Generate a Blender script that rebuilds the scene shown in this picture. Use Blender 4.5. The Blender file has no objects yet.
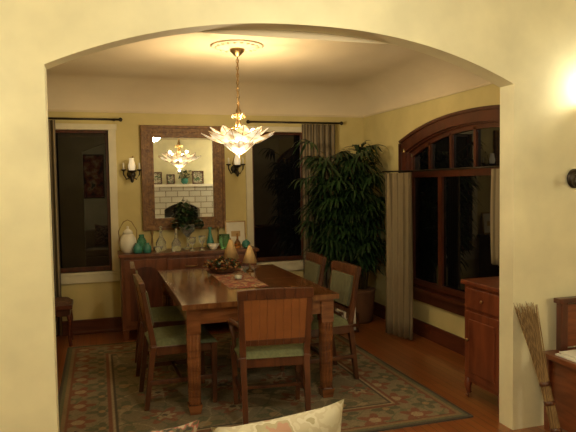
import bpy, math, random
import numpy as np
from mathutils import Vector, Matrix
random.seed(4)
S=bpy.context.scene
S.view_settings.view_transform='Standard'
S.view_settings.exposure=0.0
pi=math.pi
# ---------------------------------------------------------------- materials
def newmat(n):
    m=bpy.data.materials.new(n); m.use_nodes=True
    nt=m.node_tree; b=nt.nodes['Principled BSDF']
    return m,nt,b
def setp(b,**k):
    for a,v in k.items():
        a=a.replace('_',' ')
        if a in b.inputs: b.inputs[a].default_value=v
def plain(n,c,rough=.5,metal=0,var=.12,scale=12,bump=0,detail=4,**k):
    m,nt,b=newmat(n)
    setp(b,Roughness=rough,Metallic=metal,**k)
    tc=nt.nodes.new('ShaderNodeTexCoord'); no=nt.nodes.new('ShaderNodeTexNoise')
    no.inputs['Scale'].default_value=scale; no.inputs['Detail'].default_value=detail
    nt.links.new(tc.outputs['Object'],no.inputs['Vector'])
    r=nt.nodes.new('ShaderNodeValToRGB')
    r.color_ramp.elements[0].position=.3; r.color_ramp.elements[1].position=.7
    r.color_ramp.elements[0].color=(*[x*(1-var) for x in c],1)
    r.color_ramp.elements[1].color=(*[min(1,x*(1+var)) for x in c],1)
    nt.links.new(no.outputs['Fac'],r.inputs['Fac']); nt.links.new(r.outputs['Color'],b.inputs['Base Color'])
    if bump:
        bu=nt.nodes.new('ShaderNodeBump'); bu.inputs['Strength'].default_value=bump; bu.inputs['Distance'].default_value=.01
        nt.links.new(no.outputs['Fac'],bu.inputs['Height']); nt.links.new(bu.outputs['Normal'],b.inputs['Normal'])
    return m
def wood(n,c1,c2,sc=(3,3,30),rough=.35,coat=.2,axis=None):
    m,nt,b=newmat(n); setp(b,Roughness=rough,Coat_Weight=coat,Coat_Roughness=.15)
    tc=nt.nodes.new('ShaderNodeTexCoord'); mp=nt.nodes.new('ShaderNodeMapping'); mp.inputs['Scale'].default_value=sc
    no=nt.nodes.new('ShaderNodeTexNoise'); no.inputs['Scale'].default_value=1.5; no.inputs['Detail'].default_value=6; no.inputs['Distortion'].default_value=.6
    r=nt.nodes.new('ShaderNodeValToRGB'); r.color_ramp.elements[0].position=.32; r.color_ramp.elements[1].position=.68
    r.color_ramp.elements[0].color=(*c1,1); r.color_ramp.elements[1].color=(*c2,1)
    L=nt.links.new
    L(tc.outputs['Object'],mp.inputs['Vector']); L(mp.outputs['Vector'],no.inputs['Vector']); L(no.outputs['Fac'],r.inputs['Fac']); L(r.outputs['Color'],b.inputs['Base Color'])
    return m
def floorwood(n):
    m,nt,b=newmat(n); setp(b,Roughness=.28,Coat_Weight=.3,Coat_Roughness=.12)
    L=nt.links.new
    tc=nt.nodes.new('ShaderNodeTexCoord'); mp=nt.nodes.new('ShaderNodeMapping'); mp.inputs['Rotation'].default_value=(0,0,pi/2)
    br=nt.nodes.new('ShaderNodeTexBrick'); br.inputs['Scale'].default_value=1; br.inputs['Brick Width'].default_value=1.3; br.inputs['Row Height'].default_value=.06
    br.inputs['Mortar Size'].default_value=.0015; br.inputs['Color1'].default_value=(.28,.085,.024,1); br.inputs['Color2'].default_value=(.38,.135,.038,1); br.inputs['Mortar'].default_value=(.05,.015,.006,1)
    mp2=nt.nodes.new('ShaderNodeMapping'); mp2.inputs['Scale'].default_value=(30,2,1)
    no=nt.nodes.new('ShaderNodeTexNoise'); no.inputs['Scale'].default_value=2; no.inputs['Detail'].default_value=5
    mx=nt.nodes.new('ShaderNodeMixRGB'); mx.blend_type='MULTIPLY'; mx.inputs['Fac'].default_value=.5
    L(tc.outputs['Object'],mp.inputs['Vector']); L(mp.outputs['Vector'],br.inputs['Vector'])
    L(tc.outputs['Object'],mp2.inputs['Vector']); L(mp2.outputs['Vector'],no.inputs['Vector'])
    L(br.outputs['Color'],mx.inputs['Color1']); L(no.outputs['Color'],mx.inputs['Color2']); L(mx.outputs['Color'],b.inputs['Base Color'])
    return m
def stripes(n,c1,c2,scale,rough=.85,axis='X'):
    m,nt,b=newmat(n); setp(b,Roughness=rough)
    tc=nt.nodes.new('ShaderNodeTexCoord'); w=nt.nodes.new('ShaderNodeTexWave'); w.bands_direction=axis
    w.inputs['Scale'].default_value=scale; w.inputs['Distortion'].default_value=.3
    r=nt.nodes.new('ShaderNodeValToRGB'); r.color_ramp.elements[0].position=.35; r.color_ramp.elements[1].position=.65
    r.color_ramp.elements[0].color=(*c1,1); r.color_ramp.elements[1].color=(*c2,1)
    L=nt.links.new
    L(tc.outputs['Object'],w.inputs['Vector']); L(w.outputs['Fac'],r.inputs['Fac']); L(r.outputs['Color'],b.inputs['Base Color'])
    return m
def blot(n,cols,scale,rough=.9):
    m,nt,b=newmat(n); setp(b,Roughness=rough)
    tc=nt.nodes.new('ShaderNodeTexCoord'); no=nt.nodes.new('ShaderNodeTexNoise'); no.inputs['Scale'].default_value=scale; no.inputs['Detail'].default_value=2
    r=nt.nodes.new('ShaderNodeValToRGB'); r.color_ramp.interpolation='CONSTANT'
    ps=[0,.42,.50,.56,.63][:len(cols)]
    r.color_ramp.elements[0].position=0; r.color_ramp.elements[0].color=(*cols[0],1)
    r.color_ramp.elements[1].position=ps[1]; r.color_ramp.elements[1].color=(*cols[1],1)
    for p,c in zip(ps[2:],cols[2:]):
        e=r.color_ramp.elements.new(p); e.color=(*c,1)
    L=nt.links.new
    L(tc.outputs['Object'],no.inputs['Vector']); L(no.outputs['Fac'],r.inputs['Fac']); L(r.outputs['Color'],b.inputs['Base Color'])
    return m
def emis(n,c,s,base=(.9,.85,.7)):
    m,nt,b=newmat(n); setp(b,Base_Color=(*base,1),Emission_Color=(*c,1),Emission_Strength=s,Roughness=.4)
    return m
def glass(n,c,rough=.03):
    m,nt,b=newmat(n); setp(b,Base_Color=(*c,1),Roughness=rough,Transmission_Weight=.85,IOR=1.45)
    return m

M_wall=plain('plaster_cream',(.78,.73,.49),.7,var=.10,scale=3.4,bump=.25,detail=8)
M_dwall=plain('plaster_dining',(.62,.53,.245),.75,var=.09,scale=3,bump=.12,detail=6)
M_ceil=plain('plaster_ceiling',(.68,.58,.41),.85,var=.03,scale=3)
M_trimw=plain('painted_trim',(.70,.65,.48),.45,var=.04)
M_dark=wood('dark_red_wood',(.045,.013,.007),(.11,.030,.014),sc=(12,12,2))
M_wind=wood('window_mahogany',(.045,.012,.006),(.11,.028,.012),sc=(12,3,2))
M_base=wood('baseboard_wood',(.075,.018,.010),(.14,.038,.017),sc=(2,2,30))
M_table=wood('table_walnut',(.12,.040,.013),(.24,.085,.028),sc=(3,3,20),rough=.22,coat=.5)
M_ttop=wood('table_top_walnut',(.11,.037,.012),(.22,.085,.026),sc=(20,2,3),rough=.10,coat=.9)
M_chair=wood('chair_wood',(.055,.018,.008),(.12,.040,.015),sc=(14,14,2),rough=.3)
M_panel=wood('chair_panel_oak',(.20,.068,.02),(.25,.088,.026),sc=(3,3,6),rough=.35)
M_green=plain('seat_olive_fabric',(.125,.135,.062),.9,var=.2,scale=60)
M_padst=plain('back_pad_fabric',(.115,.11,.055),.9,var=.12,scale=40)
M_buff=wood('buffet_oak',(.10,.032,.013),(.20,.066,.025),sc=(12,12,2.5),rough=.35)
M_brass=plain('aged_brass',(.30,.20,.09),.35,1,var=.25,scale=20)
M_gild=wood('mirror_frame_gilt_wood',(.11,.045,.012),(.26,.125,.030),sc=(20,20,20),rough=.5,coat=0)
M_iron=plain('dark_bronze',(.05,.04,.03),.4,.8)
M_mirror,_,b=newmat('mirror_glass'); setp(b,Base_Color=(.86,.85,.78,1),Metallic=1.,Roughness=.015)
M_pane,_,b=newmat('night_window_glass'); setp(b,Base_Color=(.004,.004,.005,1),Roughness=.02,IOR=1.6)
M_floor=floorwood('oak_floor')
M_cur=stripes('curtain_stripe',(.11,.09,.06),(.28,.22,.14),9)
M_cur2=stripes('curtain_tan_stripe',(.15,.115,.062),(.30,.235,.135),9,axis='Y')
M_leaf=plain('palm_leaf',(.018,.044,.013),.36,var=.55,scale=4)
M_cane=plain('palm_cane',(.10,.08,.035),.7,var=.3,scale=30)
M_basket=stripes('basket_weave',(.10,.04,.018),(.20,.09,.04),25,axis='Z')
M_soil=plain('soil',(.03,.02,.012),.95)
M_white=plain('white_ceramic',(.75,.72,.62),.3,var=.05)
M_teal=glass('teal_glass',(.12,.55,.45)); M_green2=glass('green_glass',(.25,.6,.3)); M_clear=glass('clear_glass',(.85,.88,.82))
M_tealc=plain('teal_ceramic',(.05,.22,.18),.2,var=.1)
M_frost=emis('frosted_chimney_glow',(1,.8,.5),.35)  # faint glow put into the chimney glass; the sconces are unlit
M_paper=plain('paper',(.75,.72,.62),.8,var=.05)
M_straw=stripes('broom_straw',(.15,.085,.03),(.32,.20,.08),40)
M_shade,nt,b=newmat('frosted_lily_glass'); setp(b,Base_Color=(.8,.7,.5,1),Roughness=.4)
tc=nt.nodes.new('ShaderNodeTexCoord'); no=nt.nodes.new('ShaderNodeTexNoise'); no.inputs['Scale'].default_value=22; no.inputs['Detail'].default_value=2
r=nt.nodes.new('ShaderNodeValToRGB'); r.color_ramp.elements[0].position=.40; r.color_ramp.elements[0].color=(.42,.22,.07,1); r.color_ramp.elements[1].position=.58; r.color_ramp.elements[1].color=(1.2,1.0,.66,1)
nt.links.new(tc.outputs['Object'],no.inputs['Vector']); nt.links.new(no.outputs['Fac'],r.inputs['Fac']); nt.links.new(r.outputs['Color'],b.inputs['Emission Color']); b.inputs['Emission Strength'].default_value=.85
M_bulb=emis('bulb_glow',(1,.85,.6),14)
M_tan=plain('parchment_shade',(.45,.30,.13),.7,var=.1)
M_black=plain('black_iron',(.01,.01,.01),.6)

# ---------------------------------------------------------------- mesh builder
class MB:
    def __init__(s): s.v=[];s.f=[];s.m=[];s.s=[];s.mats=[]
    def add(s,vs,fs,mat,smooth=False,M=None):
        if mat not in s.mats: s.mats.append(mat)
        k=s.mats.index(mat); o=len(s.v)
        for p in vs:
            p=Vector(p)
            s.v.append(tuple(M@p) if M is not None else tuple(p))
        for f in fs: s.f.append([i+o for i in f]); s.m.append(k); s.s.append(smooth)
    def box(s,lo,hi,mat,M=None):
        x0,y0,z0=lo;x1,y1,z1=hi
        s.add([(x0,y0,z0),(x1,y0,z0),(x1,y1,z0),(x0,y1,z0),(x0,y0,z1),(x1,y0,z1),(x1,y1,z1),(x0,y1,z1)],
          [(0,3,2,1),(4,5,6,7),(0,1,5,4),(1,2,6,5),(2,3,7,6),(3,0,4,7)],mat,False,M)
    def hexa(s,a,b,mat,M=None):
        s.add(list(a)+list(b),[(3,2,1,0),(4,5,6,7),(0,1,5,4),(1,2,6,5),(2,3,7,6),(3,0,4,7)],mat,False,M)
    def leg(s,p0,p1,w0,w1,mat,M=None,d0=None,d1=None):
        d0=d0 or w0; d1=d1 or w1
        q=lambda p,w,d:[(p[0]-w/2,p[1]-d/2,p[2]),(p[0]+w/2,p[1]-d/2,p[2]),(p[0]+w/2,p[1]+d/2,p[2]),(p[0]-w/2,p[1]+d/2,p[2])]
        s.hexa(q(p0,w0,d0),q(p1,w1,d1),mat,M)
    def lathe(s,prof,c,mat,seg=24,M=None,smooth=True):
        vs=[];fs=[];n=len(prof)
        for r,z in prof:
            for i in range(seg):
                a=2*pi*i/seg; vs.append((c[0]+r*math.cos(a),c[1]+r*math.sin(a),c[2]+z))
        for j in range(n-1):
            for i in range(seg):
                k=(i+1)%seg; fs.append((j*seg+i,j*seg+k,(j+1)*seg+k,(j+1)*seg+i))
        if prof[0][0]>1e-4: fs.append(tuple(range(seg-1,-1,-1)))
        if prof[-1][0]>1e-4: fs.append(tuple((n-1)*seg+i for i in range(seg)))
        s.add(vs,fs,mat,smooth,M)
    def tube(s,pts,r,mat,seg=8,closed=False,M=None):
        pts=[Vector(p) for p in pts]; n=len(pts); vs=[];fs=[]
        rr=r if isinstance(r,(list,tuple)) else [r]*n
        for i,p in enumerate(pts):
            if closed: t=pts[(i+1)%n]-pts[i-1]
            else: t=pts[min(i+1,n-1)]-pts[max(i-1,0)]
            t.normalize(); ref=Vector((0,0,1)) if abs(t.z)<.9 else Vector((1,0,0))
            a=t.cross(ref).normalized(); b=t.cross(a)
            for k in range(seg):
                an=2*pi*k/seg; vs.append(p+a*math.cos(an)*rr[i]+b*math.sin(an)*rr[i])
        for i in range(n if closed else n-1):
            j=(i+1)%n
            for k in range(seg):
                l=(k+1)%seg; fs.append((i*seg+k,i*seg+l,j*seg+l,j*seg+k))
        if not closed: fs.append(tuple(range(seg-1,-1,-1))); fs.append(tuple((n-1)*seg+k for k in range(seg)))
        s.add(vs,fs,mat,True,M)
    def grid(s,fn,nu,nv,mat,M=None,smooth=True):
        vs=[fn(i/nu,j/nv) for j in range(nv+1) for i in range(nu+1)]
        fs=[(j*(nu+1)+i,j*(nu+1)+i+1,(j+1)*(nu+1)+i+1,(j+1)*(nu+1)+i) for j in range(nv) for i in range(nu)]
        s.add(vs,fs,mat,smooth,M)
    def obj(s,name,loc=(0,0,0),rot=0,bevel=0,solid=0):
        me=bpy.data.meshes.new(name); me.from_pydata(s.v,[],s.f)
        for m in s.mats: me.materials.append(m)
        me.polygons.foreach_set('material_index',s.m); me.polygons.foreach_set('use_smooth',s.s); me.update()
        o=bpy.data.objects.new(name,me); S.collection.objects.link(o); o.location=loc; o.rotation_euler=(0,0,rot)
        if solid:
            d=o.modifiers.new('sol','SOLIDIFY'); d.thickness=solid
        if bevel:
            d=o.modifiers.new('bev','BEVEL'); d.width=bevel; d.segments=2; d.limit_method='ANGLE'; d.angle_limit=math.radians(50)
        return o
def wall_open(mb,P,u0,u1,z0,z1,uL,uR,zb,zs,rise,t0,t1,mat,n=40,pw=2.2):
    def bx(a,b,c,d):
        if b-a<1e-5 or d-c<1e-5: return
        mb.hexa([P(a,c,t0),P(b,c,t0),P(b,c,t1),P(a,c,t1)],[P(a,d,t0),P(b,d,t0),P(b,d,t1),P(a,d,t1)],mat)
    bx(u0,uL,z0,z1); bx(uR,u1,z0,z1); bx(uL,uR,z0,zb)
    if rise==0: bx(uL,uR,zs,z1); return
    h=lambda u: zs+rise*(1-abs((u-(uL+uR)/2)/((uR-uL)/2))**pw)
    for i in range(n):
        a=uL+(uR-uL)*i/n; b=uL+(uR-uL)*(i+1)/n
        mb.add([P(a,h(a),t0),P(b,h(b),t0),P(b,z1,t0),P(a,z1,t0),P(a,h(a),t1),P(b,h(b),t1),P(b,z1,t1),P(a,z1,t1)],
          [(0,1,2,3),(7,6,5,4),(4,5,1,0)],mat)

# ---------------------------------------------------------------- dimensions
YA0,YA1=3.0,3.13; YB=6.5; XL,XR=-.9,3.0; HC=2.60; HV=2.30
LX0,LX1,LY0=-2.4,4.3,-2.0; HL=2.65
CAMZ=1.51
PY=lambda u,z,t:(u,t,z)
PX=lambda u,z,t:(t,u,z)
mb=MB(); wall_open(mb,PY,LX0,LX1,0,HL+.1,-.22,2.355,0,2.08,.26,YA0,YA1,M_wall,n=64,pw=2.25); mb.obj('wall_archway')
mb=MB()
wall_open(mb,PY,XL-.1,.87,0,HC+.1,-.50,.115,.64,2.10,0,YB,YB+.14,M_dwall)
wall_open(mb,PY,.87,XR+.12,0,HC+.1,1.64,2.25,.64,2.10,0,YB,YB+.14,M_dwall); mb.obj('wall_back')
uL,uR,zb,zs,ri=3.27,5.45,.48,1.82,.18
mb=MB(); wall_open(mb,PX,YA1,YB,0,HC+.1,uL,uR,zb,zs,ri,XR,XR+.14,M_dwall,n=48); mb.obj('wall_right')
mb=MB(); mb.box((XL-.12,YA1,0),(XL,YB,HC+.1),M_dwall); mb.obj('wall_left')
mb=MB(); rings=[]
N=10; R=.30
for k in range(N+1):
    a=pi/2*k/N; rings.append((R*(1-math.cos(a)),HV+R*math.sin(a)))
vs=[];fs=[]
for d,z in rings:
    vs+=[(XL+d,YA1+d,z),(XR-d,YA1+d,z),(XR-d,YB-d,z),(XL+d,YB-d,z)]
for k in range(N):
    for i in range(4):
        j=(i+1)%4; fs.append((k*4+i,k*4+j,(k+1)*4+j,(k+1)*4+i))
mb.add(vs,fs,M_ceil,True)
d,z=rings[-1]
mb.add([(XL+d,YA1+d,z),(XR-d,YA1+d,z),(XR-d,YB-d,z),(XL+d,YB-d,z)],[(0,1,2,3)],M_ceil)
mb.add([(XL-.1,YA1,HC+.1),(XR+.1,YA1,HC+.1),(XR+.1,YB+.1,HC+.1),(XL-.1,YB+.1,HC+.1)],[(0,1,2,3)],M_ceil)
mb.obj('ceiling')
mb=MB()
mb.box((XL,YB-.012,HV-.02),(XR,YB-.001,HV),M_ceil); mb.box((XR-.012,YA1,HV-.02),(XR-.001,YB,HV),M_ceil); mb.obj('trim_1')
mb=MB(); mb.box((LX0-.1,LY0-.1,-.08),(LX1+.1,YB+.1,0),M_floor); mb.obj('floor')
mb=MB(); mb.box((LX0-.1,LY0-.1,0),(LX1+.1,LY0,HL+.1),M_wall); mb.obj('wall_living_back')
mb=MB(); mb.box((LX0-.1,LY0,0),(LX0,YA0,HL+.1),M_wall); mb.obj('wall_living_left')
mb=MB(); mb.box((LX1,LY0,0),(LX1+.1,YA0,HL+.1),M_wall); mb.obj('wall_living_right')
mb=MB(); mb.box((LX0,LY0,HL),(LX1,YA0,HL+.1),M_ceil); mb.obj('ceiling_living')
mb=MB(); mb.box((XL,YB-.02,0),(XR,YB-.001,.15),M_base); mb.box((XL,YB-.03,0),(XR,YB-.02,.03),M_base); mb.obj('baseboard_back',bevel=.004)
mb=MB(); mb.box((XR-.02,YA1,0),(XR-.001,YB-.031,.15),M_base); mb.obj('baseboard_right',bevel=.004)
mb=MB(); mb.box((XL+.001,YA1,0),(XL+.02,YB-.031,.15),M_base); mb.obj('baseboard_left',bevel=.004)

# ---------------------------------------------------------------- back windows
def back_window(name,x0,x1):
    mb=MB(); z0,z1=.64,2.10; w=.075; y=YB
    mb.box((x0-w,y-.022,z0-.02),(x0,y-.001,z1+.02),M_trimw); mb.box((x1,y-.022,z0-.02),(x1+w,y-.001,z1+.02),M_trimw)
    mb.box((x0-w-.01,y-.028,z1),(x1+w+.01,y-.001,z1+.06),M_trimw)
    mb.box((x0-w-.03,y-.034,z0-.03),(x1+w+.03,y+.05,z0),M_trimw); mb.box((x0-w,y-.025,z0-.11),(x1+w,y-.001,z0-.03),M_trimw)
    t=.028
    for a,b,c,d in((x0,x0+t,z0,z1),(x1-t,x1,z0,z1),(x0+t,x1-t,z0,z0+t+.02),(x0+t,x1-t,z1-t,z1)):
        mb.box((a,y+.04,c),(b,y+.08,d),M_wind)
    mb.box((x0+t,y+.055,z0+t),(x1-t,y+.062,z1-t),M_pane)
    mb.obj(name,bevel=.003)
back_window('window_1',-.50,.115); back_window('window_2',1.64,2.25)
# ---------------------------------------------------------------- arched right window
mb=MB()
hc=lambda u,e=0: zs+(ri)*(1-abs((u-(uL+uR)/2)/((uR-uL)/2+e))**2.2)+e
def arch_ring(o,i,xa,xb,mat,n=40):
    for k in range(n):
        def pt(k,e):
            u=uL-e+(uR-uL+2*e)*k/n; return u,hc(u,e)
        a=pt(k,o);b=pt(k+1,o);c=pt(k+1,i);d=pt(k,i)
        mb.hexa([(xa,a[0],a[1]),(xa,b[0],b[1]),(xa,c[0],c[1]),(xa,d[0],d[1])],[(xb,a[0],a[1]),(xb,b[0],b[1]),(xb,c[0],c[1]),(xb,d[0],d[1])],mat)
    for s_,(a,b) in enumerate(((uL-o,uL-i),(uR+i,uR+o))):
        mb.box((xa,a,zb-.02),(xb,b,zs+i),mat)
arch_ring(.10,0,XR-.03,XR-.001,M_wind); arch_ring(.115,.09,XR-.045,XR-.001,M_wind); arch_ring(0,-.05,XR+.03,XR+.08,M_wind)
arch_ring(0,-.012,XR-.001,XR+.03,M_wind)
mb.box((XR-.07,uL-.12,zb-.035),(XR+.08,uR+.12,zb),M_wind); mb.box((XR-.03,uL-.1,zb-.13),(XR-.001,uR+.1,zb-.035),M_wind)
mb.box((XR+.03,uL,zb),(XR+.08,uR,zb+.06),M_wind)
zt=1.56
mb.box((XR+.02,uL,zt),(XR+.08,uR,zt+.06),M_wind)
for i in range(1,6):
    u=uR-(uR-uL)*i/6
    mb.box((XR+.03,u-.016,zt+.06),(XR+.075,u+.016,hc(u)-.03),M_wind)
for u in (uL+(uR-uL)*.25,uR-(uR-uL)*.25):
    mb.box((XR+.03,u-.03,zb+.06),(XR+.08,u+.03,zt),M_wind)
n=40; pts=[(XR+.055,uR,zb),(XR+.055,uL,zb)]+[(XR+.055,uL+(uR-uL)*k/n,hc(uL+(uR-uL)*k/n)-.01) for k in range(n+1)]
mb.add(pts,[tuple(range(len(pts)))],M_pane)
mb.obj('window_3')

# ---------------------------------------------------------------- curtains
def curtain(name,A,B,z0,z1,mat,pl=6,amp=.03,flare=1.0):
    A=Vector((*A,0));B=Vector((*B,0)); d=B-A; nrm=Vector((-d.y,d.x,0)).normalized()
    mb=MB()
    def f(u,v):
        z=z0+(z1-z0)*v; k=amp*(1-.35*v)*math.sin(u*pl*2*pi+.5*math.sin(3*v))
        sp=1+(flare-1)*(1-v)
        p=A+d*(.5+(u-.5)*sp)+nrm*k; return (p.x,p.y,z)
    mb.grid(f,pl*12,10,mat); o=mb.obj(name,solid=.004); return o
curtain('curtain_panel',(2.20,6.40),(2.60,6.40),.03,2.185,M_cur,6,.03)
curtain('curtain_panel',(-.70,6.40),(-.385,6.40),.03,2.185,M_cur,5,.03,1.0)
curtain('curtain_panel',(2.69,5.34),(2.80,5.02),.02,1.605,M_cur2,5,.028,1.05)
curtain('curtain_panel',(2.86,3.62),(2.86,3.90),.88,1.605,M_cur2,4,.025)
def rod(name,a,b,r=.011):
    mb=MB(); a=Vector(a);b=Vector(b); mb.tube([a,b],r,M_iron)
    for p in (a,b): mb.lathe([(0,-.022),(.014,-.016),(.022,0),(.014,.016),(0,.022)],p,M_iron,12)
    return mb
m=rod('',(-.68,6.405,2.20),(.24,6.405,2.20)); m.box((.17,6.40,2.19),(.185,6.499,2.21),M_iron); m.obj('curtain_rod')
m=rod('',(1.58,6.405,2.20),(2.68,6.405,2.20)); m.box((1.6,6.40,2.19),(1.615,6.499,2.21),M_iron); m.obj('curtain_rod')
m=rod('',(2.86,3.4,1.62),(2.86,5.35,1.62),.008); m.box((2.86,5.30,1.61),(2.975,5.315,1.63),M_iron);m.tube([(2.86,5.35,1.62),(2.8,5.05,1.62),(2.67,5.36,1.62)],.008,M_iron); m.obj('curtain_rod')

# ---------------------------------------------------------------- mirror
mb=MB(); x0,x1,z0,z1=.45,1.31,1.06,2.14; y=YB-.004
def frame(mb,x0,x1,z0,z1,w,ya,yb,mat):
    mb.box((x0,ya,z0),(x0+w,yb,z1),mat); mb.box((x1-w,ya,z0),(x1,yb,z1),mat)
    mb.box((x0+w,ya,z0),(x1-w,yb,z0+w),mat); mb.box((x0+w,ya,z1-w),(x1-w,yb,z1),mat)
frame(mb,x0,x1,z0,z1,.11,y-.035,y,M_gild); frame(mb,x0-.012,x1+.012,z0-.012,z1+.012,.03,y-.05,y,M_gild)
frame(mb,x0+.09,x1-.09,z0+.09,z1-.09,.025,y-.045,y,M_gild)
k=0
while x0+.05+k*.03<x1-.05:
    for zz in (z0+.058,z1-.058): mb.lathe([(0,-.009),(.009,0),(0,.009)],(x0+.05+k*.03,y-.037,zz),M_gild,8)
    k+=1
k=0
while z0+.065+k*.03<z1-.06:
    for xx in (x0+.058,x1-.058): mb.lathe([(0,-.009),(.009,0),(0,.009)],(xx,y-.037,z0+.065+k*.03),M_gild,8)
    k+=1
mb.add([(x0+.11,y-.02,z0+.11),(x1-.11,y-.02,z0+.11),(x1-.11,y-.02,z1-.11),(x0+.11,y-.02,z1-.11)],[(0,1,2,3)],M_mirror)
mb.obj('wall_mirror',bevel=.004)

# ---------------------------------------------------------------- dining wall sconces
def sconce(x,z):
    mb=MB(); y=YB-.001
    mb.lathe([(0,0),(.03,.002),(.045,.012),(.03,.022),(0,.024)],(0,0,0),M_iron,16,Matrix.Translation((x,y,z))@Matrix.Rotation(pi/2,4,'X'))
    mb.tube([(x,y-.02,z),(x,y-.06,z-.05),(x,y-.11,z-.06),(x,y-.14,z-.03),(x,y-.145,z+.02)],.009,M_iron)
    mb.tube([(x,y-.02,z+.01),(x-.03,y-.04,z+.06),(x,y-.05,z+.14),(x+.02,y-.03,z+.19)],.007,M_brass)
    for sg in (-1,1):
        mb.tube([(x,y-.03,z-.02),(x+sg*.05,y-.05,z-.05),(x+sg*.08,y-.07,z),(x+sg*.08,y-.07,z+.04)],.007,M_iron)
        mb.lathe([(.006,0),(.024,.006),(.028,.018)],(x+sg*.08,y-.07,z+.035),M_iron,12)
        mb.lathe([(.009,.0),(.009,.07),(0,.078)],(x+sg*.08,y-.07,z+.045),M_white,10)
    mb.lathe([(.008,0),(.03,.008),(.045,.02),(.05,.03)],(x,y-.145,z+.01),M_iron,16)
    mb.lathe([(.022,.03),(.034,.06),(.036,.09),(.026,.13),(.022,.15),(.026,.165)],(x,y-.145,z),M_frost,16)
    mb.lathe([(0,-.09),(.014,-.075),(.02,-.04),(.006,-.01)],(x,y-.145,z+.0),M_iron,12)
    mb.obj('wall_sconce')
sconce(.335,1.64); sconce(1.44,1.69)

# ---------------------------------------------------------------- chandelier
CX,CY=1.07,4.65
mb=MB()
mb.lathe([(.0,-.03),(.05,-.03),(.07,-.022),(.11,-.020),(.13,-.012),(.19,-.012),(.21,-.001)],(CX,CY,HC),M_ceil,40)
for i in range(20):
    a=2*pi*i/20; mb.lathe([(0,-.018),(.014,-.012),(.016,0)],(CX+.16*math.cos(a),CY+.16*math.sin(a),HC-.008),M_ceil,8)
mb.lathe([(0,-.09),(.012,-.085),(.03,-.07),(.055,-.045),(.06,-.03)],(CX,CY,HC),M_brass,24)
z=HC-.09; k=0
while z>2.13:
    z-=.028; k+=1; pts=[]
    for i in range(10):
        a=2*pi*i/10; e=.010*math.cos(a); h=.019*math.sin(a)
        pts.append((CX+(e if k%2 else 0),CY+(0 if k%2 else e),z+h))
    mb.tube(pts,.0035,M_brass,5,True)
mb.tube([(CX,CY,HC-.08),(CX+.006,CY,2.45),(CX-.005,CY,2.3),(CX,CY,2.08)],.004,M_brass,5)
mb.lathe([(0,.09),(.008,.08),(.014,.05),(.022,.035),(.014,.01),(.010,-.03),(.024,-.06),(.028,-.09),(.018,-.13),(.03,-.16),(.02,-.20),(.012,-.24),(0,-.26)],(CX,CY,2.06),M_brass,20)
for i in range(8):
    a=i*pi/4; dx,dy=math.cos(a),math.sin(a)
    mb.tube([(CX+dx*.01,CY+dy*.01,2.03),(CX+dx*.035,CY+dy*.035,2.075),(CX+dx*.055,CY+dy*.055,2.06),(CX+dx*.05,CY+dy*.05,2.04)],.004,M_brass,6)
    mb.tube([(CX+dx*.015,CY+dy*.015,1.97),(CX+dx*.06,CY+dy*.06,1.96),(CX+dx*.11,CY+dy*.11,1.90),(CX+dx*.15,CY+dy*.15,1.885)],.005,M_brass,6)
def petal(a,r0,z0,r1,z1,w,curl):
    ca,sa=math.cos(a),math.sin(a)
    def f(u,v):
        s_=(u-.5)*2; ww=w*(math.sin(pi*min(1,.22+.78*v))**.8 if v<1 else 0)
        r=r0+(r1-r0)*v; z=z0+(z1-z0)*v+curl*math.sin(pi*v)- .018*(1-abs(s_))*(1-v)
        x=r; y=s_*ww
        return (CX+x*ca-y*sa,CY+x*sa+y*ca,z+.012*abs(s_))
    mb.grid(f,6,8,M_shade,None,True)
    mb.tube([(CX+ca*r0,CY+sa*r0,z0-.02),(CX+ca*(r0+r1)/2,CY+sa*(r0+r1)/2,(z0+z1)/2+curl-.012),(CX+ca*r1,CY+sa*r1,z1)],.0028,M_brass,5)
    for sg in (-1,1):
        e=[f((sg+1)/2,v) for v in (.1,.4,.7,.92,1)]
        mb.tube(e,.0022,M_brass,4)
for i in range(9): petal(i*2*pi/9+.12,.05,1.845,.295,1.915,.088,-.020)
for i in range(9): petal((i+.5)*2*pi/9+.12,.06,1.86,.235,1.955,.076,-.015)
for i in range(7): petal(i*2*pi/7,.015,1.775,.145,1.855,.052,-.012)
for i in range(6):
    a=i*pi/3+.3; mb.lathe([(0,0),(.016,.012),(.022,.035),(.012,.06),(0,.068)],(CX+math.cos(a)*.13,CY+math.sin(a)*.13,1.885),M_bulb,12)
mb.lathe([(0,-.035),(.01,-.02),(.018,-.005),(.01,.01),(0,.015)],(CX,CY,1.77),M_brass,12)
mb.obj('chandelier')
def plight(name,loc,e,col,r=.04):
    l=bpy.data.lights.new(name,'POINT'); l.energy=e; l.color=col; l.shadow_soft_size=r
    o=bpy.data.objects.new(name,l); o.location=loc; S.collection.objects.link(o); return o
WARM=(1,.78,.46)
for i in range(3):
    a=i*2*pi/3+.25+pi/6; plight('chandelier_bulb_light',(CX+math.cos(a)*.13,CY+math.sin(a)*.13,1.972),15,WARM,.012)
plight('chandelier_fill_light',(CX,CY,1.725),9.5,WARM,.008)  # added fill under the petals to light the table; no bulb here

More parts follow.
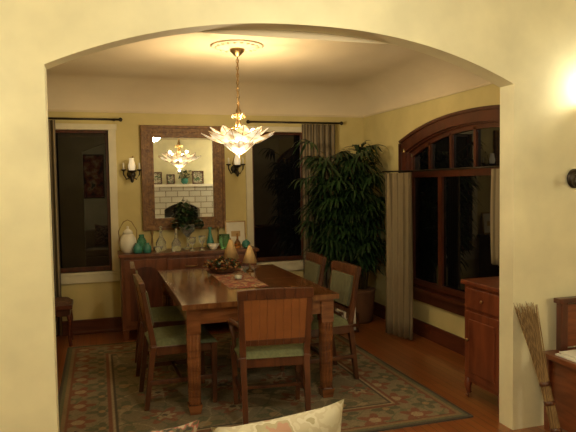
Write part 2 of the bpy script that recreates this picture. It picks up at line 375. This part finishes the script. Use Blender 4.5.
# ---------------------------------------------------------------- dining table
mb=MB(); x0,x1,y0,y1=.49,1.57,3.83,5.50
mb.box((x0,y0,.715),(x1,y1,.75),M_ttop)
mb.box((x0+.03,y0+.03,.70),(x1-.03,y1-.03,.715),M_table)
mb.box((x0+.06,y0+.045,.61),(x1-.06,y0+.07,.70),M_table); mb.box((x0+.06,y1-.07,.61),(x1-.06,y1-.045,.70),M_table)
mb.box((x0+.045,y0+.06,.61),(x0+.07,y1-.06,.70),M_table); mb.box((x1-.07,y0+.06,.61),(x1-.045,y1-.06,.70),M_table)
for lx in (x0+.075,x1-.075):
    for ly in (y0+.075,y1-.075):
        mb.box((lx-.045,ly-.045,.55),(lx+.045,ly+.045,.70),M_table)
        mb.leg((lx,ly,.075),(lx,ly,.55),.060,.070,M_table)
        for k in (-1,0,1):
            for sx,sy in ((0,1),(0,-1),(1,0),(-1,0)):
                ox=k*.024 if sx==0 else sx*.034; oy=k*.024 if sy==0 else sy*.034
                mb.tube([(lx+ox*.88,ly+oy*.88,.08),(lx+ox,ly+oy,.545)],[.009,.0105],M_table,6)
        mb.leg((lx,ly,.012),(lx,ly,.075),.070,.092,M_table)
mb.box((x0+.05,(y0+y1)/2-.006,.7502),(x1-.05,(y0+y1)/2-.004,.7506),M_dark)
mb.obj('dining_table',bevel=.004)

# ---------------------------------------------------------------- chairs
def chair(loc,rot,arms=False,name='dining_chair'):
    mb=MB(); W=.23
    for sx in (-1,1):
        mb.leg((sx*.215,.20,0),(sx*.225,.20,.43),.030,.042,M_chair)
        mb.leg((sx*.195,-.26,0),(sx*.20,-.205,.44),.032,.040,M_chair)
        mb.leg((sx*.20,-.205,.44),(sx*.215,-.275,.86),.040,.034,M_chair,None,.04,.026)
        mb.box((sx*.21-.012,-.235,.17),(sx*.21+.012,.195,.20),M_chair)
        mb.box((sx*.213-.014,-.19,.37),(sx*.213+.014,.19,.43),M_chair)
    mb.box((-.21,.19,.37),(.21,.215,.43),M_chair); mb.box((-.19,-.215,.37),(.19,-.19,.43),M_chair)
    mb.box((-.20,-.035,.175),(.20,-.012,.195),M_chair)
    def seat(u,v):
        a=(u-.5)*2;b=(v-.5)*2; w=.235+.015*b
        e=max(0,1-abs(a)**6)*max(0,1-abs(b)**6)
        return (a*w,b*.225,.43+.045*e**.5)
    mb.grid(seat,14,14,M_green)
    mb.box((-.235,-.222,.425),(.235,.222,.432),M_chair)
    def yb(z): return -.205-(z-.44)/.44*.07
    def slab(xa,xb,za,zc,ta,tb,mat,crown=0):
        n=8
        for i in range(n):
            u0=xa+(xb-xa)*i/n;u1=xa+(xb-xa)*(i+1)/n
            c0=crown*(1-(2*i/n-1)**2);c1=crown*(1-(2*(i+1)/n-1)**2)
            mb.hexa([(u0,yb(za)+ta,za),(u1,yb(za)+ta,za),(u1,yb(za)+tb,za),(u0,yb(za)+tb,za)],
                    [(u0,yb(zc)+ta,zc+c0),(u1,yb(zc)+ta,zc+c1),(u1,yb(zc)+tb,zc+c1),(u0,yb(zc)+tb,zc+c0)],mat)
    slab(-.235,.235,.805,.865,-.020,.016,M_chair,.008)
    slab(-.20,.20,.545,.805,-.012,.004,M_panel)
    slab(-.205,.205,.51,.55,-.014,.012,M_chair)
    slab(-.175,.175,.565,.795,.004,.030,M_padst)
    if arms:
        for sx in (-1,1):
            mb.tube([(sx*.215,-.24,.64),(sx*.25,-.14,.645),(sx*.262,-.04,.635),(sx*.26,.04,.61),(sx*.25,.055,.58),(sx*.235,.03,.51),(sx*.23,.04,.42)],.015,M_chair,8)
    o=mb.obj(name,loc,rot,bevel=.004); return o
RZ=.0105
chair((1.045,3.75,RZ),-.13,True)
chair((.52,4.27,RZ),-pi/2+.03); chair((.52,5.02,RZ),-pi/2-.04)
chair((1.58,4.36,RZ),pi/2+.05); chair((1.58,5.06,RZ),pi/2-.03)
mb=MB(); sx0,sx1,sy0,sy1=-.66,-.27,6.0,6.32
mb.box((sx0,sy0,.36),(sx1,sy1,.40),M_base); mb.box((sx0+.02,sy0+.02,.29),(sx1-.02,sy1-.02,.36),M_dark)
mb.grid(lambda u,v:(sx0+.01+(sx1-sx0-.02)*u,sy0+.01+(sy1-sy0-.02)*v,.40+.045*(max(0,1-abs(2*u-1)**5)*max(0,1-abs(2*v-1)**5))**.5),12,12,plain('stool_fabric',(.10,.05,.03),.9,var=.3,scale=40))
for xx in (sx0+.035,sx1-.035):
    for yy in (sy0+.035,sy1-.035):
        ox=.012 if xx>-.46 else -.012
        mb.tube([(xx,yy,.30),(xx+ox,yy,.22),(xx,yy,.10),(xx+ox,yy,.0)],[.022,.018,.013,.017],M_base,8)
mb.obj('upholstered_stool',bevel=.004)

# ---------------------------------------------------------------- rug
rx0,rx1,ry0,ry1=-.32,2.25,3.25,5.95
nx,ny=300,320
xs=np.linspace(0,rx1-rx0,nx+1); ys=np.linspace(0,ry1-ry0,ny+1); X,Y=np.meshgrid(xs,ys)
W,H=rx1-rx0,ry1-ry0
D=np.minimum(np.minimum(X,W-X),np.minimum(Y,H-Y))
col=np.zeros((ny+1,nx+1,3))
field=np.array((.17,.13,.072)); red=np.array((.20,.075,.038)); tan=np.array((.29,.22,.125)); grn=np.array((.105,.10,.052)); drk=np.array((.06,.045,.03)); gold=np.array((.26,.17,.08))
col[:]=field
def ros(px,py,ph=0):
    fx=((X/px+ph)%1)-.5; fy=((Y/py+ph)%1)-.5
    r=np.hypot(fx*px,fy*py); a=np.arctan2(fy,fx); return r,a
r,a=ros(.46,.46); col[r<.11*(1+.35*np.cos(6*a))]=red; col[r<.06*(1+.3*np.cos(6*a))]=tan; col[r<.022]=drk
r,a=ros(.46,.46,.5); col[r<.09*(1+.45*np.cos(4*a))]=grn; col[r<.04]=gold
vine=np.abs(np.sin(X*14+1.7*np.sin(Y*9))+np.sin(Y*14+1.7*np.sin(X*9)))<.12
col[vine&(D>.4)]=tan*.9
vine=np.abs(np.sin(X*21+2*np.sin(Y*7))+np.sin(Y*19+1.7*np.sin(X*12)))<.10
col[vine&(D>.4)]=grn
col[D<.40]=drk; col[D<.385]=tan; col[D<.365]=red*.8; 
b=D<.335; col[b]=(tan*.7)
vb=np.abs(np.sin(X*26+2*np.sin(Y*11))+np.sin(Y*26+2*np.sin(X*11)))<.22; col[b&vb]=grn*1.2
r,a=ros(.30,.30); mk=b&(r<.085*(1+.35*np.cos(5*a))); col[mk]=red*.9; col[b&(r<.04)]=tan
r,a=ros(.30,.30,.5); mk=b&(r<.07*(1+.5*np.cos(4*a))); col[mk]=grn*.9; col[b&(r<.025)]=gold
col[D<.09]=red*.8; col[D<.07]=gold*.8; col[D<.05]=grn; col[D<.02]=drk
rng=np.random.default_rng(3); col*= (1+.35*(rng.random((ny+1,nx+1,1))-.5))
me=bpy.data.meshes.new('area_rug')
Z=.010+np.zeros_like(X)
co=np.stack([X+rx0,Y+ry0,Z],-1).reshape(-1,3)
idx=np.arange((nx+1)*(ny+1)).reshape(ny+1,nx+1)
F=np.stack([idx[:-1,:-1],idx[:-1,1:],idx[1:,1:],idx[1:,:-1]],-1).reshape(-1,4)
nv=len(co)
bot=[(rx0,ry0,.001),(rx1,ry0,.001),(rx1,ry1,.001),(rx0,ry1,.001)]
me.from_pydata(np.vstack([co,np.array(bot)]).tolist(),[],F.tolist()+[[nv+3,nv+2,nv+1,nv],[nv,nv+1,int(idx[0,-1]),int(idx[0,0])],[nv+2,nv+3,int(idx[-1,0]),int(idx[-1,-1])],[nv+1,nv+2,int(idx[-1,-1]),int(idx[0,-1])],[nv+3,nv,int(idx[0,0]),int(idx[-1,0])]])
ca=me.color_attributes.new('weave','FLOAT_COLOR','POINT')
cc=np.ones((nv+4,4)); cc[:nv,:3]=col.reshape(-1,3); cc[nv:,:3]=.05
ca.data.foreach_set('color',cc.ravel())
m,nt,b=newmat('rug_wool'); setp(b,Roughness=.95)
at=nt.nodes.new('ShaderNodeVertexColor'); at.layer_name='weave'; nt.links.new(at.outputs['Color'],b.inputs['Base Color'])
me.materials.append(m); o=bpy.data.objects.new('area_rug',me); S.collection.objects.link(o)

# ---------------------------------------------------------------- buffet
mb=MB(); x0,x1,y0,y1=.19,1.56,6.05,6.455; h=.85
mb.box((x0-.02,y0-.02,h-.03),(x1+.02,y1,h),M_buff)
mb.box((x0,y0+.015,.10),(x1,y1-.005,h-.03),M_buff)
for xx in (x0+.03,x1-.03,):
    for yy in (y0+.03,y1-.04): mb.leg((xx,yy,0),(xx,yy,.10),.045,.06,M_buff)
wd=.40
for xa,xb in ((x0+.03,x0+.03+wd),(x1-.03-wd,x1-.03)):
    mb.box((xa,y0,.14),(xb,y0+.015,h-.06),M_buff)
    c=(xa+xb)/2
    pts=[(xa+.05,.19),(xb-.05,.19),(xb-.05,.62)]+[(c+(wd/2-.05)*math.cos(t*pi/10),.62+.10*math.sin(t*pi/10)) for t in range(1,10)]+[(xa+.05,.62)]
    n=len(pts)
    mb.add([(p[0],y0-.012,p[1]) for p in pts]+[(p[0],y0,p[1]) for p in pts],[tuple(range(n))]+[(i,(i+1)%n,n+(i+1)%n,n+i) for i in range(n)],M_dark)
    mb.lathe([(0,-.02),(.012,-.014),(.008,0)],(0,0,0),M_brass,10,Matrix.Translation((xb-.02 if xa<.8 else xa+.02,y0-.002,.5))@Matrix.Rotation(-pi/2,4,'X'))
xa,xb=x0+.03+wd+.02,x1-.03-wd-.02
for i in range(4):
    za=.14+i*.165; mb.box((xa,y0-.004,za),(xb,y0+.015,za+.15),M_buff)
    mb.tube([(xa+.17,y0-.006,za+.085),(xa+.18,y0-.022,za+.07),(xb-.18,y0-.022,za+.07),(xb-.17,y0-.006,za+.085)],.005,M_brass,6)
mb.obj('buffet_sideboard',bevel=.005)
BT=.851
mb=MB(); mb.lathe([(.05,0),(.055,.01),(.07,.03),(.085,.08),(.08,.14),(.055,.18),(.045,.19)],(.27,6.22,BT),M_white,24)
mb.lathe([(.05,.19),(.045,.215),(.02,.235),(.008,.245),(.015,.26),(0,.27)],(.27,6.22,BT),M_white,24)
mb.tube([(.27-.082,6.22,BT+.12),(.27-.09,6.22,BT+.22),(.27-.04,6.22,BT+.31),(.27,6.22,BT+.33),(.27+.04,6.22,BT+.31),(.27+.09,6.22,BT+.22),(.27+.082,6.22,BT+.12)],.005,M_brass,6)
mb.obj('lidded_biscuit_jar')
def jar(name,x,y,r,h,mat,prof=None):
    mb=MB(); prof=prof or [(.8,0),(1,.05),(1,.6),(.7,.78),(.5,.85),(.55,1.)]
    mb.lathe([(a*r,b*h) for a,b in prof],(x,y,BT),mat,20); mb.obj(name)
jar('teal_jar',.355,6.12,.042,.10,M_tealc); jar('teal_jar',.45,6.12,.04,.10,M_tealc); 
jar('glass_canister',.41,6.32,.05,.17,M_teal); 
dec=[(.9,0),(1,.05),(.95,.35),(.35,.55),(.25,.75),(.4,.80),(.1,.83),(.35,.92),(0,1)]
jar('glass_decanter',.60,6.26,.055,.26,M_clear,dec); jar('glass_decanter',.74,6.14,.05,.24,M_clear,dec)
jar('glass_bowl',.56,6.12,.05,.06,M_clear,[(.4,0),(.5,.1),(1,1)])
gob=[(.8,0),(.7,.05),(.12,.12),(.12,.4),(.7,.55),(1,.8),(.9,1)]
jar('glass_goblet',1.00,6.12,.04,.15,M_clear,gob); jar('glass_goblet',.90,6.11,.04,.14,M_clear,gob)
jar('teal_vase',1.12,6.32,.04,.22,M_tealc,[(.7,0),(.9,.05),(1,.3),(.5,.6),(.35,.85),(.6,1)])
jar('green_glass_vase',1.25,6.2,.06,.15,M_green2,[(.6,0),(.8,.1),(1,.5),(.9,1)])
jar('ceramic_bowl',1.12,6.14,.065,.06,M_white,[(.4,0),(.5,.1),(1,1)])
jar('brass_candlestick',.52,6.36,.035,.20,M_brass,[(1,0),(.9,.06),(.2,.15),(.3,.4),(.18,.7),(.5,.9),(.4,1)])
jar('brass_candlestick',1.22,6.38,.035,.22,M_brass,[(1,0),(.9,.06),(.2,.15),(.3,.4),(.18,.7),(.5,.9),(.4,1)])
jar('amber_glass_bottle',1.38,6.16,.035,.16,glass('amber_glass',(.6,.3,.08)),dec)
jar('sugar_bowl',1.47,6.15,.045,.09,M_tealc,[(.5,0),(.9,.2),(1,.55),(.7,.8),(.2,.9),(.2,1)])
mb=MB(); mb.lathe([(.05,0),(.055,.01),(.015,.03),(.012,.12),(.03,.15),(.075,.19),(.085,.25),(.075,.26)],(.88,6.30,BT),M_clear,20)
for i in range(230):
    a=random.random()*2*pi; rr=random.random()**.6*.16; zz=BT+.28+.23*random.random()*(1-rr/.25)-(.06 if rr>.12 else 0)
    p=Vector((.88+rr*math.cos(a),6.30+rr*.7*math.sin(a),zz)); s=.022+.015*random.random()
    Mx=Matrix.Translation(p)@Matrix.Rotation(random.random()*6,4,'Z')@Matrix.Rotation(random.uniform(-.9,.9),4,'X')
    mb.add([(0,-s,0),(s*.8,-s*.3,.004),(s*.45,s*.5,0),(0,s*1.2,-.006),(-s*.45,s*.5,0),(-s*.8,-s*.3,.004),(0,0,-.004)],[(0,1,6),(1,2,6),(2,3,6),(3,4,6),(4,5,6),(5,0,6)],M_leaf,False,Mx)
    if i%5==0: mb.tube([(.88,6.30,BT+.24),(.88+rr*.5*math.cos(a),6.30+rr*.35*math.sin(a),zz+.02),tuple(p)],.0025,M_cane,5)
mb.obj('potted_ivy')
mb=MB(); Mx=Matrix.Translation((1.42,6.40,BT+.002))@Matrix.Rotation(-.14,4,'X')
frame(mb,-.115,.115,0,.27,.014,-.008,.008,M_brass); mb.box((-.102,-.002,.012),(.102,.004,.258),M_paper)
mb.box((-.05,-.004,.10),(.05,-.0025,.16),M_tan)
for i in range(len(mb.v)): mb.v[i]=tuple(Mx@Vector(mb.v[i]))
mb.obj('framed_print')

# ---------------------------------------------------------------- table centrepiece
def candle_lamp(x,y,s):
    mb=MB(); mb.lathe([(.035,0),(.038,.008),(.01,.02),(.008,.07*s),(.012,.09*s)],(x,y,.7515),M_brass,16)
    mb.lathe([(.068*s,.075*s),(.014*s,.225*s)],(x,y,.7515),M_tan,20)
    mb.lathe([(.004,.21*s),(.008,.225*s),(0,.245*s)],(x,y,.7515),M_brass,8); mb.obj('candle_lamp')
candle_lamp(1.15,5.42,1.15); candle_lamp(1.26,5.14,1.0)
M_runner=blot('runner_weave',[(.10,.03,.018),(.25,.045,.022),(.07,.06,.03),(.38,.26,.13),(.24,.08,.025)],26)
mb=MB()
mb.grid(lambda u,v:(.90+.30*u,4.30+1.15*v,.7512+.0015*(1-abs(2*u-1)**8)),10,20,M_runner); mb.obj('table_runner')
M_flow=blot('dried_flowers',[(.28,.05,.02),(.12,.10,.03),(.35,.12,.04),(.10,.08,.03),(.45,.28,.12)],30)
mb=MB(); c=(1.02,5.16,.7535); mb.lathe([(.09,0),(.10,.015),(.13,.04),(.135,.05)],c,M_basket,24)
for i in range(200):
    a=random.random()*2*pi; r=random.random()**.5*.16; s=.012+.014*random.random()
    p=Vector((c[0]+r*math.cos(a),c[1]+r*math.sin(a),c[2]+.055+.06*(1-r/.16)+.02*random.random()))
    Mx=Matrix.Translation(p)@Matrix.Rotation(random.random()*6,4,'Z')@Matrix.Rotation(random.uniform(-1,1),4,'X')
    s*=1.8
    mb.add([(0,-s,0),(s*.5,0,.004),(0,s*1.2,-.006),(-s*.5,0,.004),(0,0,-.006)],[(0,1,4),(1,2,4),(2,3,4),(3,0,4)],M_flow if i%3 else M_leaf,False,Mx)
for i in range(14):
    a=random.random()*2*pi; r=random.random()**.5*.10; s=.02
    mb.lathe([(0,-s),(s*.8,-s*.5),(s,0),(s*.8,s*.5),(0,s)],(c[0]+r*math.cos(a),c[1]+r*math.sin(a),c[2]+.05),M_flow,10)
mb.obj('dried_flower_basket')
mb=MB(); mb.lathe([(.02,0),(.03,.004),(.034,.03),(.03,.032)],(1.06,4.72,.7535),M_clear,16); mb.lathe([(.022,.006),(.022,.024),(0,.025)],(1.06,4.72,.7535),M_white,14); mb.obj('tealight_holder')

# ---------------------------------------------------------------- palm
mb=MB(); PXc,PYc=2.68,5.98
mb.lathe([(.13,0),(.15,.02),(.165,.16),(.18,.33),(.19,.36),(.17,.36)],(PXc,PYc,.001),M_basket,28)
mb.lathe([(.16,.33),(0,.335)],(PXc,PYc,0),M_soil,24)
def clampp(p):
    return (min(p.x,2.93),min(p.y,6.33),max(p.z,.02))
for i in range(32):
    a=random.random()*2*pi; r0=.10*random.random()**.5; top=random.uniform(.70,1.90) if i>5 else random.uniform(1.7,1.92); lean=random.uniform(.02,.24)
    b0=Vector((PXc+r0*math.cos(a),PYc+r0*math.sin(a),.33)); b1=Vector(clampp(Vector((PXc-.17+(r0+lean)*math.cos(a),PYc-.05+(r0+lean)*math.sin(a)*.9,top))))
    mid=(b0+b1)/2+Vector((0,0,.02)); mb.tube([b0,mid,b1],[.009,.008,.006],M_cane,6)
    nf=int(6+(top-.5)*6)
    for k in range(nf):
        t=1-.62*k/nf*random.uniform(.7,1.1); p=b0.lerp(b1,t)
        an=k*2.4+a; el=random.uniform(.2,1.2); sl=random.uniform(.10,.20)
        d=Vector((math.cos(an)*math.cos(el),math.sin(an)*math.cos(el),math.sin(el)))
        q=p+d*sl; q=Vector(clampp(q)); mb.tube([p,q],.003,M_cane,4)
        nl=random.randint(8,11); side=d.cross(Vector((0,0,1))).normalized(); up=side.cross(d)
        for l in range(nl):
            f=(l/(nl-1)-.5)*2; ang=f*1.45
            dl=(d*math.cos(ang)+side*math.sin(ang)+up*.12).normalized(); Lf=random.uniform(.19,.30)*(1-.18*abs(f))
            w=random.uniform(.011,.019); sd=dl.cross(Vector((0,0,1)))
            if sd.length<.05: sd=side
            sd.normalize(); vs=[];n=5
            for s_ in range(n+1):
                u=s_/n; c=q+dl*Lf*u+Vector((0,0,-1))*(.20*u**2.0*random.uniform(.9,1.1)*Lf/.25)
                ww=w*math.sin(pi*(.12+.86*u))**.7
                vs+=[clampp(c-sd*ww),clampp(c+Vector((0,0,-.3*ww))),clampp(c+sd*ww)]
            fs=[]
            for s_ in range(n):
                o=s_*3; fs+=[(o,o+1,o+4,o+3),(o+1,o+2,o+5,o+4)]
            mb.add(vs,fs,M_leaf,True)
mb.obj('potted_lady_palm')
mb=MB(); M_mag=blot('magazine_covers',[(.6,.55,.45),(.35,.30,.22),(.65,.6,.5),(.2,.1,.06)],12)
mx,my=2.385,5.66
for i in range(6): mb.box((mx-.08+i*.027,my-.10,.022),(mx-.06+i*.027,my+.10,.21+.02*(i%3)),M_paper if i%2 else M_mag)
for xx in (mx-.10,mx+.09):
    mb.box((xx,my-.12,0),(xx+.012,my+.12,.20),M_chair)
mb.box((mx-.10,my-.12,.008),(mx+.102,my+.12,.02),M_chair); mb.box((mx-.09,my-.12,.06),(mx+.09,my-.11,.09),M_chair)
mb.obj('magazine_rack',bevel=.002)

# ---------------------------------------------------------------- side cabinet
M_cab=wood('cabinet_mahogany',(.11,.025,.011),(.20,.052,.019),sc=(10,10,2))
mb=MB(); x0,x1,y0,y1=2.42,2.93,3.16,3.60
mb.box((x0-.02,y0,.80),(x1,y1+.02,.83),M_cab); mb.box((x0,y0,.12),(x1,y1,.80),M_cab)
mb.box((x0-.012,y0+.03,.64),(x0,y1-.03,.78),M_cab); mb.box((x0-.012,y0+.03,.15),(x0,y1-.03,.62),M_cab)
mb.box((x0-.022,y0+.08,.20),(x0-.012,y1-.08,.57),M_cab)
for yy in (y0+.04,y1-.03):
    for xx in (x0+.02,x1-.03):
        mb.tube([(xx,yy,.14),(xx-.015,yy,.09),(xx-.005,yy,.04),(xx-.02,yy,.012)],[.03,.026,.016,.022],M_cab,8)
mb.lathe([(0,-.02),(.014,-.012),(.008,0)],(0,0,0),M_brass,10,Matrix.Translation((x0-.012,(y0+y1)/2,.71))@Matrix.Rotation(pi/2,4,'Y'))
mb.lathe([(0,-.02),(.014,-.012),(.008,0)],(0,0,0),M_brass,10,Matrix.Translation((x0-.012,y1-.06,.42))@Matrix.Rotation(pi/2,4,'Y'))
mb.obj('side_cabinet',bevel=.005)

# ---------------------------------------------------------------- besom broom
mb=MB(); B0=Vector((2.44,2.70,.0)); B1=Vector((2.395,2.945,.79)); ax=(B1-B0)
for i in range(170):
    a=random.random()*2*pi; r=random.random()**.5
    def off(t):
        k=(.026 if t<.45 else .026+.06*((t-.45)/.55)**1.1)
        return Vector((math.cos(a)*r*k,math.sin(a)*r*min(k,.035),0))
    L=random.uniform(.9,1.0); pts=[B0+ax*t*L+off(t*L) for t in (0.01,.25,.45,.7,1)]
    mb.tube(pts,[.003,.003,.003,.0025,.0015],M_straw,4)
for t in (.12,.30,.43):
    p=B0+ax*t; mb.tube([p-ax.normalized()*.012,p+ax.normalized()*.012],.031,M_chair,12)
mb.obj('straw_broom')

# ---------------------------------------------------------------- wooden bench
M_bench=wood('bench_cherry',(.13,.035,.012),(.24,.07,.024),sc=(3,3,20))
mb=MB(); x0,x1,y0,y1=2.53,3.40,2.56,2.96
mb.box((x0-.02,y0-.02,.45),(x1+.02,y1,.48),M_bench)
mb.box((x0+.03,y0+.02,.05),(x0+.05,y1-.02,.45),M_bench); mb.box((x1-.05,y0+.02,.05),(x1-.03,y1-.02,.45),M_bench)
for xx in (x0+.03,x1-.03):
    for yy in (y0+.03,y1-.03): mb.leg((xx,yy,0),(xx,yy,.45),.04,.05,M_bench)
mb.box((x0+.06,y0+.02,.33),(x1-.06,y0+.04,.45),M_bench)
mb.box((x0+.10,y1-.05,.48),(x0+.15,y1-.005,.77),M_dark); mb.box((x1-.06,y1-.05,.48),(x1-.01,y1-.005,.77),M_dark)
mb.box((x0+.08,y1-.06,.77),(x1+.01,y1-.003,.80),M_dark); mb.box((x0+.15,y1-.04,.50),(x1-.06,y1-.015,.76),M_bench)
mb.obj('wooden_bench',bevel=.004)
mb=MB(); mb.box((2.54,2.68,.481),(2.78,2.86,.489),M_paper); mb.box((2.56,2.66,.489),(2.77,2.83,.496),M_paper); mb.box((2.56,2.70,.496),(2.74,2.85,.502),M_paper); mb.obj('stacked_magazines')

# ---------------------------------------------------------------- living-room wall sconces (left one added as fill)
LV=(1,.91,.67)
def lsconce(sx,sz=1.51,e=9):
    mb=MB(); y=YA0
    mb.lathe([(0,0),(.05,.002),(.06,.012),(.04,.022),(0,.026)],(0,0,0),M_iron,20,Matrix.Translation((sx+.09,y-.001,sz+.02))@Matrix.Rotation(pi/2,4,'X'))
    mb.tube([(sx+.09,y-.02,sz+.02),(sx+.07,y-.08,sz+.0),(sx+.03,y-.12,sz+.0),(sx,y-.13,sz+.0)],.009,M_iron)
    mb.lathe([(0,-.030),(.014,-.026),(.026,-.012),(.026,.008),(.012,.028),(.01,.045)],(sx-.005,y-.13,sz),M_iron,16)
    mb.tube([(sx+.01,y-.13,sz+.02),(sx+.07,y-.13,sz+.06),(sx+.13,y-.13,sz+.18),(sx+.14,y-.12,sz+.36)],.008,M_iron)
    mb.lathe([(.01,0),(.05,.03),(.07,.09),(.075,.14)],(sx+.14,y-.12,sz+.36),M_shade,20)
    mb.obj('uplight_sconce')
    plight('sconce_light',(sx+.16,y-.14,sz+.58),e,LV,.05)
lsconce(2.70,1.50,4.2); lsconce(-1.05,1.50,8)  # left sconce is added out of frame to brighten the arch wall

# ---------------------------------------------------------------- sofa
M_sofa=plain('sofa_linen',(.35,.27,.17),.9,var=.1,scale=40)
M_flo=blot('floral_cushion',[(.56,.51,.37),(.50,.44,.31),(.58,.53,.40),(.38,.33,.20),(.42,.24,.16)],16)
M_flo2=blot('dark_floral_cushion',[(.05,.04,.03),(.12,.10,.05),(.35,.12,.09),(.40,.32,.22)],35)
def cushion(name,M,w,h,t,mat):
    mb=MB()
    for sg in (-1,1):
        def f(u,v):
            a=(u-.5)*2;b=(v-.5)*2; e=(1-abs(a)**2.5)*(1-abs(b)**2.5)
            pin=1-.14*(1-abs(a)**2)*abs(b)**3 ; pin2=1-.10*(1-abs(b)**2)*abs(a)**3
            return (a*w/2*pin2,sg*t/2*max(e,0)**.55,b*h/2*pin)
        mb.grid(f,20,20,mat,M)
    mb.obj(name)
mb=MB(); sx0,sx1=-.40,1.05
mb.box((sx0,1.38,.12),(sx1,1.56,.74),M_sofa); mb.box((sx0,1.56,.12),(sx1,2.08,.30),M_sofa)
for k in range(2):
    w_=(sx1-sx0-.30)/2; a=sx0+.15+k*w_; mb.box((a+.005,1.565,.30),(a+w_-.005,2.07,.42),M_sofa)
mb.box((sx0,1.56,.30),(sx0+.15,2.06,.50),M_sofa); mb.box((sx1-.15,1.56,.30),(sx1,2.06,.50),M_sofa)
for xx in (sx0+.08,sx1-.08):
    for yy in (1.45,2.0): mb.leg((xx,yy,0),(xx,yy,.12),.04,.06,M_dark)
mb.obj('sofa',bevel=.03)
cushion('floral_throw_pillow',Matrix.Translation((.515,1.72,.637))@Matrix.Rotation(.12,4,'X')@Matrix.Rotation(-.08,4,'Y'),.42,.385,.15,M_flo)
cushion('dark_throw_pillow',Matrix.Translation((.08,1.72,.645))@Matrix.Rotation(.12,4,'X')@Matrix.Rotation(.04,4,'Y'),.34,.405,.13,M_flo2)

# ---------------------------------------------------------------- fireplace (seen in the mirror)
M_brick,nt,b=newmat('white_glazed_brick'); setp(b,Roughness=.35)
tc=nt.nodes.new('ShaderNodeTexCoord'); mp=nt.nodes.new('ShaderNodeMapping'); mp.inputs['Rotation'].default_value=(pi/2,0,0)
br=nt.nodes.new('ShaderNodeTexBrick'); br.inputs['Scale'].default_value=1; br.inputs['Brick Width'].default_value=.28; br.inputs['Row Height'].default_value=.14; br.inputs['Mortar Size'].default_value=.010
br.inputs['Color1'].default_value=(.52,.50,.42,1); br.inputs['Color2'].default_value=(.44,.42,.35,1); br.inputs['Mortar'].default_value=(.20,.16,.11,1)
nt.links.new(tc.outputs['Object'],mp.inputs['Vector']); nt.links.new(mp.outputs['Vector'],br.inputs['Vector']); nt.links.new(br.outputs['Color'],b.inputs['Base Color'])
mb=MB(); fx0,fx1=1.1,2.75; FY=LY0+.003
wall_open(mb,PY,fx0,fx1,0,1.50,1.5,2.35,0,.95,.15,FY,FY+.35,M_brick,n=16)
mb.box((fx0-.08,FY,1.50),(fx1+.08,FY+.42,1.56),M_white); mb.box((1.5,FY+.01,0),(2.35,FY+.03,1.1),M_black)
mb.obj('fireplace',bevel=0)
def pic(name,x,z,w,h,mat,yy=None):
    mb=MB(); yy=LY0+.001 if yy is None else yy
    frame(mb,x-w/2,x+w/2,z,z+h,.03,yy,yy+.025,M_dark); mb.box((x-w/2+.03,yy,z+.03),(x+w/2-.03,yy+.01,z+h-.03),mat); mb.obj(name)
M_art=blot('painting_canvas',[(.06,.03,.02),(.30,.07,.03),(.45,.20,.08),(.55,.42,.25),(.08,.10,.06)],5)
M_art2=blot('photo_print',[(.5,.45,.35),(.15,.12,.08),(.6,.55,.45),(.1,.15,.08)],14)
pic('framed_painting',-.1,1.25,.5,1.05,M_art)
pic('picture_frame',1.35,1.562,.26,.30,M_art2,LY0+.16); pic('picture_frame',1.68,1.562,.20,.24,M_art2,LY0+.22); pic('picture_frame',2.35,1.562,.28,.32,M_art2,LY0+.16)
mb=MB(); mb.lathe([(.05,0),(.09,.06),(.08,.14)],(2.02,LY0+.2,1.562),M_tealc,16)
for i in range(90):
    a=random.random()*2*pi; rr=random.random()**.6*.18; p=Vector((2.02+rr*math.cos(a),LY0+.2+rr*.8*math.sin(a),1.70+.22*random.random())); s=.03
    Mx=Matrix.Translation(p)@Matrix.Rotation(random.random()*6,4,'Z')@Matrix.Rotation(random.uniform(-.9,.9),4,'X')
    mb.add([(0,-s,0),(s*.8,0,.004),(0,s*1.2,-.006),(-s*.8,0,.004)],[(0,1,2,3)],M_leaf,False,Mx)
mb.obj('potted_plant')
mb=MB(); mb.lathe([(0,-.12),(.10,-.11),(.18,-.07),(.20,-.03)],(1.0,1.75,HL),emis('added_opal_bowl',(1,.9,.66),3),32); mb.lathe([(.20,-.035),(.21,-.02),(.12,-.001)],(1.0,1.75,HL),M_brass,32); mb.obj('added_ceiling_light')  # invented fixture, out of view, housing the fill for the arch wall
plight('living_fill_light',(1.0,1.75,HL-.20),48,LV,.12)  # added fill light grazing the arch wall
def fill_lamp(x,y,e):  # invented lamps out of view, added to brighten the living room
    mb=MB(); mb.lathe([(.14,0),(.14,.02),(.02,.04),(.012,.06),(.012,1.45)],(x,y,0),M_brass,20); mb.lathe([(.20,1.40),(.13,1.68)],(x,y,0),emis('added_linen_shade',(1,.8,.5),2.5),24); mb.obj('added_floor_lamp')
    plight('floor_fill_light',(x,y,1.85),e,LV,.08)
fill_lamp(-1.5,.9,48); fill_lamp(3.5,-1.0,48)
w=bpy.data.worlds.new('night'); S.world=w; w.use_nodes=True; w.node_tree.nodes['Background'].inputs['Color'].default_value=(.01,.012,.02,1); w.node_tree.nodes['Background'].inputs['Strength'].default_value=.3

# ---------------------------------------------------------------- camera
th=math.radians(17.5); ph=math.radians(3.0); ro=math.radians(.9)
f=Vector((math.sin(th)*math.cos(ph),math.cos(th)*math.cos(ph),-math.sin(ph))); r=Vector((math.cos(th),-math.sin(th),0)); u=r.cross(f)
r2=r*math.cos(ro)-u*math.sin(ro); u2=u*math.cos(ro)+r*math.sin(ro)
cd=bpy.data.cameras.new('camera'); cd.lens=37.5; cd.sensor_width=36; cd.clip_start=.02
co=bpy.data.objects.new('camera',cd); S.collection.objects.link(co)
M3=Matrix((r2,u2,-f)).transposed().to_4x4(); co.matrix_world=Matrix.Translation((0,0,CAMZ))@M3
S.camera=co
